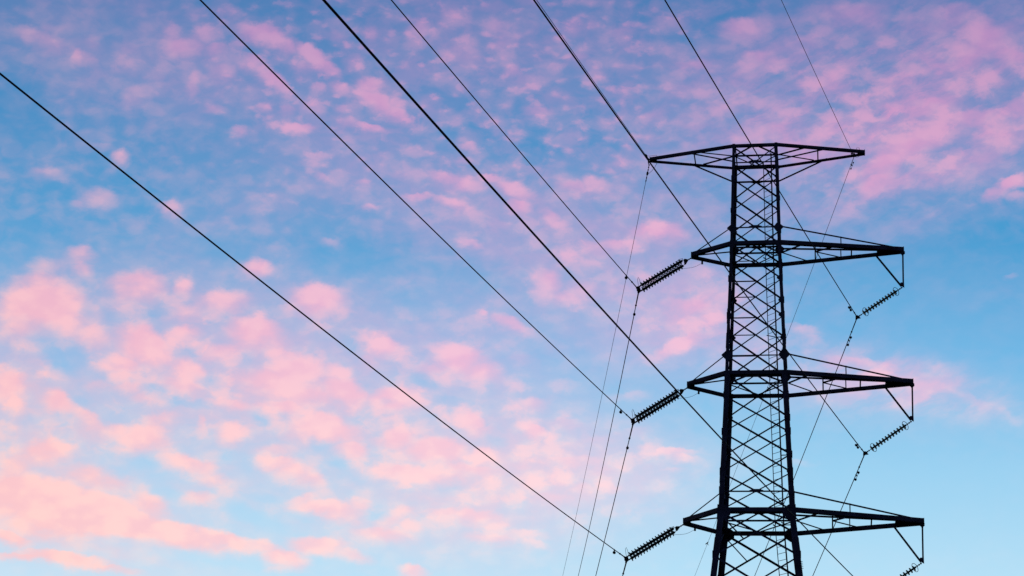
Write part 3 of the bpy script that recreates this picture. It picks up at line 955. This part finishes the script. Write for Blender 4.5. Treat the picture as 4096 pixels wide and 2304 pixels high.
# ------------------------------------------------------------------ wires
def span(P, az, s, c, T, t0=0.0, step=2.0):
    h = V((math.sin(R(az)), math.cos(R(az)), 0))
    pts = []
    n = max(2, int(round((T - t0) / step)))
    for k in range(n + 1):
        t = t0 + (T - t0) * k / n
        pts.append(P + h * t + UZ * (s * t + c * t * t))
    return pts


def along(P, az, s, c, t):
    h = V((math.sin(R(az)), math.cos(R(az)), 0))
    return P + h * t + UZ * (s * t + c * t * t), (h + UZ * (s + 2 * c * t)).normalized()


def damper(parent, P, tan, drop=.11, half=.20, side=0.0, ball=.062, single=False):
    m = MB()
    dn = V((side, 0, -1)).normalized()
    c = P + dn * drop
    m.bar(P - dn * .03, c + dn * .02, .05, .05, tan)
    if single:
        m.lathe(c + dn * .02 - tan * .06, tan, [(0, .05), (.02, .075), (.11, .075), (.13, .05)], 12)
        return m.build('vibration_damper', IRON, parent, False)
    m.tube([c - tan * half, c - tan * half * .5 + dn * .02, c, c + tan * half * .5 + dn * .02, c + tan * half], .010, 6)
    for s in (-1, 1):
        m.lathe(c + tan * (half * s - .05), tan, [(0, .03), (.015, ball), (.085, ball), (.10, .03)], 12)
    return m.build('vibration_damper', IRON, parent)


def wire(name, label, cat, group, Pin, pin, Pout, pout, rad, cap_in=520, cap_out=420, joint=None, armour=None, dampers=()):
    pts = []
    if Pin is not None:
        pts += list(reversed(span(Pin, *pin, cap_in)))
    if joint:
        pts += joint
    if Pout is not None:
        b = span(Pout, *pout, cap_out)
        pts += b[1:] if (pts and (pts[-1] - b[0]).length < 1e-4) else b
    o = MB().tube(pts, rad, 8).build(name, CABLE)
    tag(o, label, cat, group)
    if armour:
        for (P, prm, t0, t1, ra) in armour:
            q = [along(P, *prm, t0 + (t1 - t0) * k / 4)[0] for k in range(5)]
            m = MB().tube(q, [ra, ra, ra, ra * .95, ra * .8], 8)
            e = along(P, *prm, t1 - .02)
            m.lathe(e[0] - e[1] * .04, e[1], [(0, ra), (.01, ra * 1.5), (.07, ra * 1.5), (.08, ra)], 8)
            m.build('armour_rod', CABLE, o)
    for (P, prm, t, kw) in dampers:
        p, tn = along(P, *prm, t)
        damper(o, p, tn, **kw)
    return o


RC, RG = .0235, .0130
IN_ = {'GL': (199.96, -.1329, 1.836e-4), 'R3': (200.94, -.1323, 2.914e-4), 'R4': (199.51, -.1409, 2.248e-4), 'R2': (200.25, -.171, 2.768e-4),
       'GR': (200.27, -.1659, 2.664e-4), 'L2': (199.92, -.128, 1.927e-4), 'L3': (199.04, -.1317, 2.452e-4), 'L4': (198.14, -.1241, 2.577e-4)}
OUT_ = {'GL': (-.65, -.0484, 3.66e-4), 'L2': (.44, .0196, 4.63e-4), 'L3': (-.79, -.069, 2.919e-4), 'L4': (-.3, -.05, 3.5e-4), 'GR': (-.85, -.0872, 1.932e-4),
        'R2': (.11, -.1018, 3.027e-4), 'R3': (.51, -.1189, 3.253e-4), 'R4': (.4, -.11, 3.1e-4)}
CG = 'conductors held by the insulator strings'
for key, lab in (('L2', 'thin black power cable pulled in by the upper left double insulator string'),
                 ('L3', 'thin black power cable pulled in by the middle left double insulator string'),
                 ('L4', 'thin black power cable entering at the left picture edge, held by the lowest double string')):
    yi, yo = LI[int(key[1])]
    Pi, Po = W(*yi), W(*yo)
    wire('power_cable', lab, 'power cable', CG, Pi, IN_[key], Po, OUT_[key], .0235,
         armour=[(Pi, IN_[key], -.05, 1.0, .030), (Po, OUT_[key], -.05, 1.75, .036)],
         dampers=[(Pi, IN_[key], 2.15, dict(drop=.13, single=True)), (Po, OUT_[key], 2.85, dict(drop=.05, single=True))])
for key, p, lab in (('R2', (5.31, 0, 39.91 + EYE), 'black power cable crossing in front of the top crossarm to the upper right glass string'),
                    ('R3', (5.48, 0, 32.22 + EYE), 'thick black power cable passing the left tip of the top crossarm'),
                    ('R4', (5.66, 0, 24.70 + EYE), 'thickest black power cable crossing in front of the middle left double string')):
    P = W(*p)
    wire('power_cable', lab, 'power cable', CG, P, IN_[key], P, OUT_[key], RC,
         armour=[(P, IN_[key], 0, 1.0, .028), (P, OUT_[key], 0, 1.6, .030)],
         dampers=[(P, IN_[key], 2.2, dict(drop=.12, half=.28, side=-.4)), (P, OUT_[key], 2.45, dict(drop=.10, half=.42, side=.5))])
# earth wires at the top arm
P = W(5.42, 0, 49.70 + EYE)
o = wire('ground_wire', 'very thin wire held at the right tip of the top crossarm, passing behind the pylon', 'ground wire', 'ground wires at the ends of the top crossarm',
         P, IN_['GR'], P, OUT_['GR'], RG, armour=[(P, OUT_['GR'], 0, .8, .018)],
         dampers=[(P, IN_['GR'], .55, dict(drop=.08, half=.10, side=-.8, ball=.035)), (P, OUT_['GR'], .8, dict(drop=.09, half=.30, side=.7, ball=.035))])
m = MB()
m.tube([P, P + UZ * .16], .035, 8)
m.plate([P + EV * x + UZ * y for x, y in ((-.08, -.03), (.08, -.03), (.05, .2), (-.05, .2))], .05, NV)
m.build('suspension_clamp', IRON, o)
q = P + EV * .12
MB().tube([q + UZ * .30 - NV * .1, q + UZ * .42 - NV * .22 + EV * .03, q + UZ * .40 - NV * .25 + EV * .16, q + UZ * .2 - NV * .15 + EV * .2,
           q + UZ * -.02 + EV * .14, q + UZ * -.06 + EV * .02 - NV * .0, P + UZ * .02], .010, 6).build('bonding_cable', CABLE, o)

Ti, To = W(-5.974, -.1, 49.86 + EYE), W(-5.99, .1, 49.681 + EYE)
for nm, Pq, prm, lab in (('in', Ti, IN_['GL'], 'very thin wire running close beside a thick cable above the top crossarm'),
                         ('out', To, OUT_['GL'], 'very thin wire dropping steeply from the left tip of the top crossarm')):
    if nm == 'in':
        pts = list(reversed(span(Pq, *prm, 520, .9)))
    else:
        pts = span(Pq, *prm, 420, 1.9)
    o = MB().tube(pts, RG, 6).build('ground_wire', CABLE)
    tag(o, lab, 'ground wire', 'ground wires at the ends of the top crossarm')
    m = MB()
    L_ = .9 if nm == 'in' else 1.9
    a0, tn = along(Pq, *prm, 0)
    # dead-end fittings: shackles, extension link, wedge clamp
    pieces = [(0.0, .10, .04), (.14, .2, .034), (.30, .34, .032), (.52, .34, .06)] if nm == 'in' else [(0, .12, .04), (.22, .18, .034), (.5, .18, .034), (.78, .40, .058), (1.3, .3, .03), (1.62, .3, .03)]
    for (s0, ln, rr) in pieces:
        A = along(Pq, *prm, s0)[0]; B = along(Pq, *prm, s0 + ln)[0]
        m.tube([A, A.lerp(B, .25), A.lerp(B, .75), B], [rr * .5, rr, rr, rr * .5], 8)
    m.tube([along(Pq, *prm, 0)[0], along(Pq, *prm, L_ + .05)[0]], .014, 6)
    m.build('dead_end_clamp', IRON, o)
    if nm == 'in':
        A = along(Pq, *prm, .95)[0]; B = W(-5.55, -.1, Z1 + .12)
        MB().tube([A, A.lerp(B, .25) - UZ * .10, A.lerp(B, .5) + UZ * -.05, A.lerp(B, .75) + UZ * .02, B + UZ * .08, B], .010, 6).build('bonding_cable', CABLE, o)
        MB().tube([W(-5.99, -.12, Z1 - .02), W(-6.02, -.1, Z1 - .22), W(-6.0, -.08, Z1 - .42)], [.03, .04, .008], 6).build('shackle', IRON, o)
    else:
        A = along(Pq, *prm, 1.15)[0]; B = W(-5.55, .12, Z1 - .08)
        MB().tube([A, A.lerp(B, .3) + EV * .10, A.lerp(B, .6) + EV * .1 - UZ * .02, B - UZ * .1, B], .010, 6).build('bonding_cable', CABLE, o)

# ------------------------------------------------------------------ bird on the thin wire, lower left of the pylon
P = W(5.42, 0, 49.70 + EYE)
BT = 0.0
best = None
for k in range(2000):
    t = 20 + k * .1
    p, tn = along(P, *OUT_['GR'], t)
    d = p - V((0, 0, EYE))
    y = 1152 - FPX * d.dot(up) / d.dot(fwd)
    if best is None or abs(y - 2178) < best[0]:
        best = (abs(y - 2178), t, p, tn)
_, BT, bp, btn = best
bs = (bp - V((0, 0, EYE))).length / FPX * 16        # a bird some sixteen photo pixels long
bird = MB()
sx = V((1, 0, 0)); L0 = bs
# body leaning up, head, tail and slightly opened wings, feet on the wire
bird.tube([V((-.30, 0, .02)) * L0, V((-.12, 0, .16)) * L0, V((.06, 0, .34)) * L0, V((.18, 0, .52)) * L0, V((.22, 0, .62)) * L0, V((.24, 0, .70)) * L0],
          [.03 * L0, .13 * L0, .17 * L0, .12 * L0, .09 * L0, .02 * L0], 10)
bird.tube([V((.24, 0, .66)) * L0, V((.36, 0, .66)) * L0], [.03 * L0, .006 * L0], 6)
for s in (-1, 1):
    bird.plate([V(p) * L0 for p in ((.02, s * .1, .42), (-.42, s * .22, .10), (-.50, s * .2, .0), (-.20, s * .16, .06), (.10, s * .12, .26))], .03 * L0, (0, 1, 0))
    bird.tube([V((0, s * .05, .18)) * L0, V((.04, s * .05, -.01)) * L0], .02 * L0, 5)
bird.plate([V(p) * L0 for p in ((.10, .05, .22), (.42, .08, -.18), (.34, .08, -.22), (0, .05, .10))], .03 * L0, (0, 1, 0))
b = bird.build('bird', BIRD, None, True)
b.location = bp
tag(b, 'tiny dark bird perched on the thin wire just left of the lower pylon legs', 'bird')
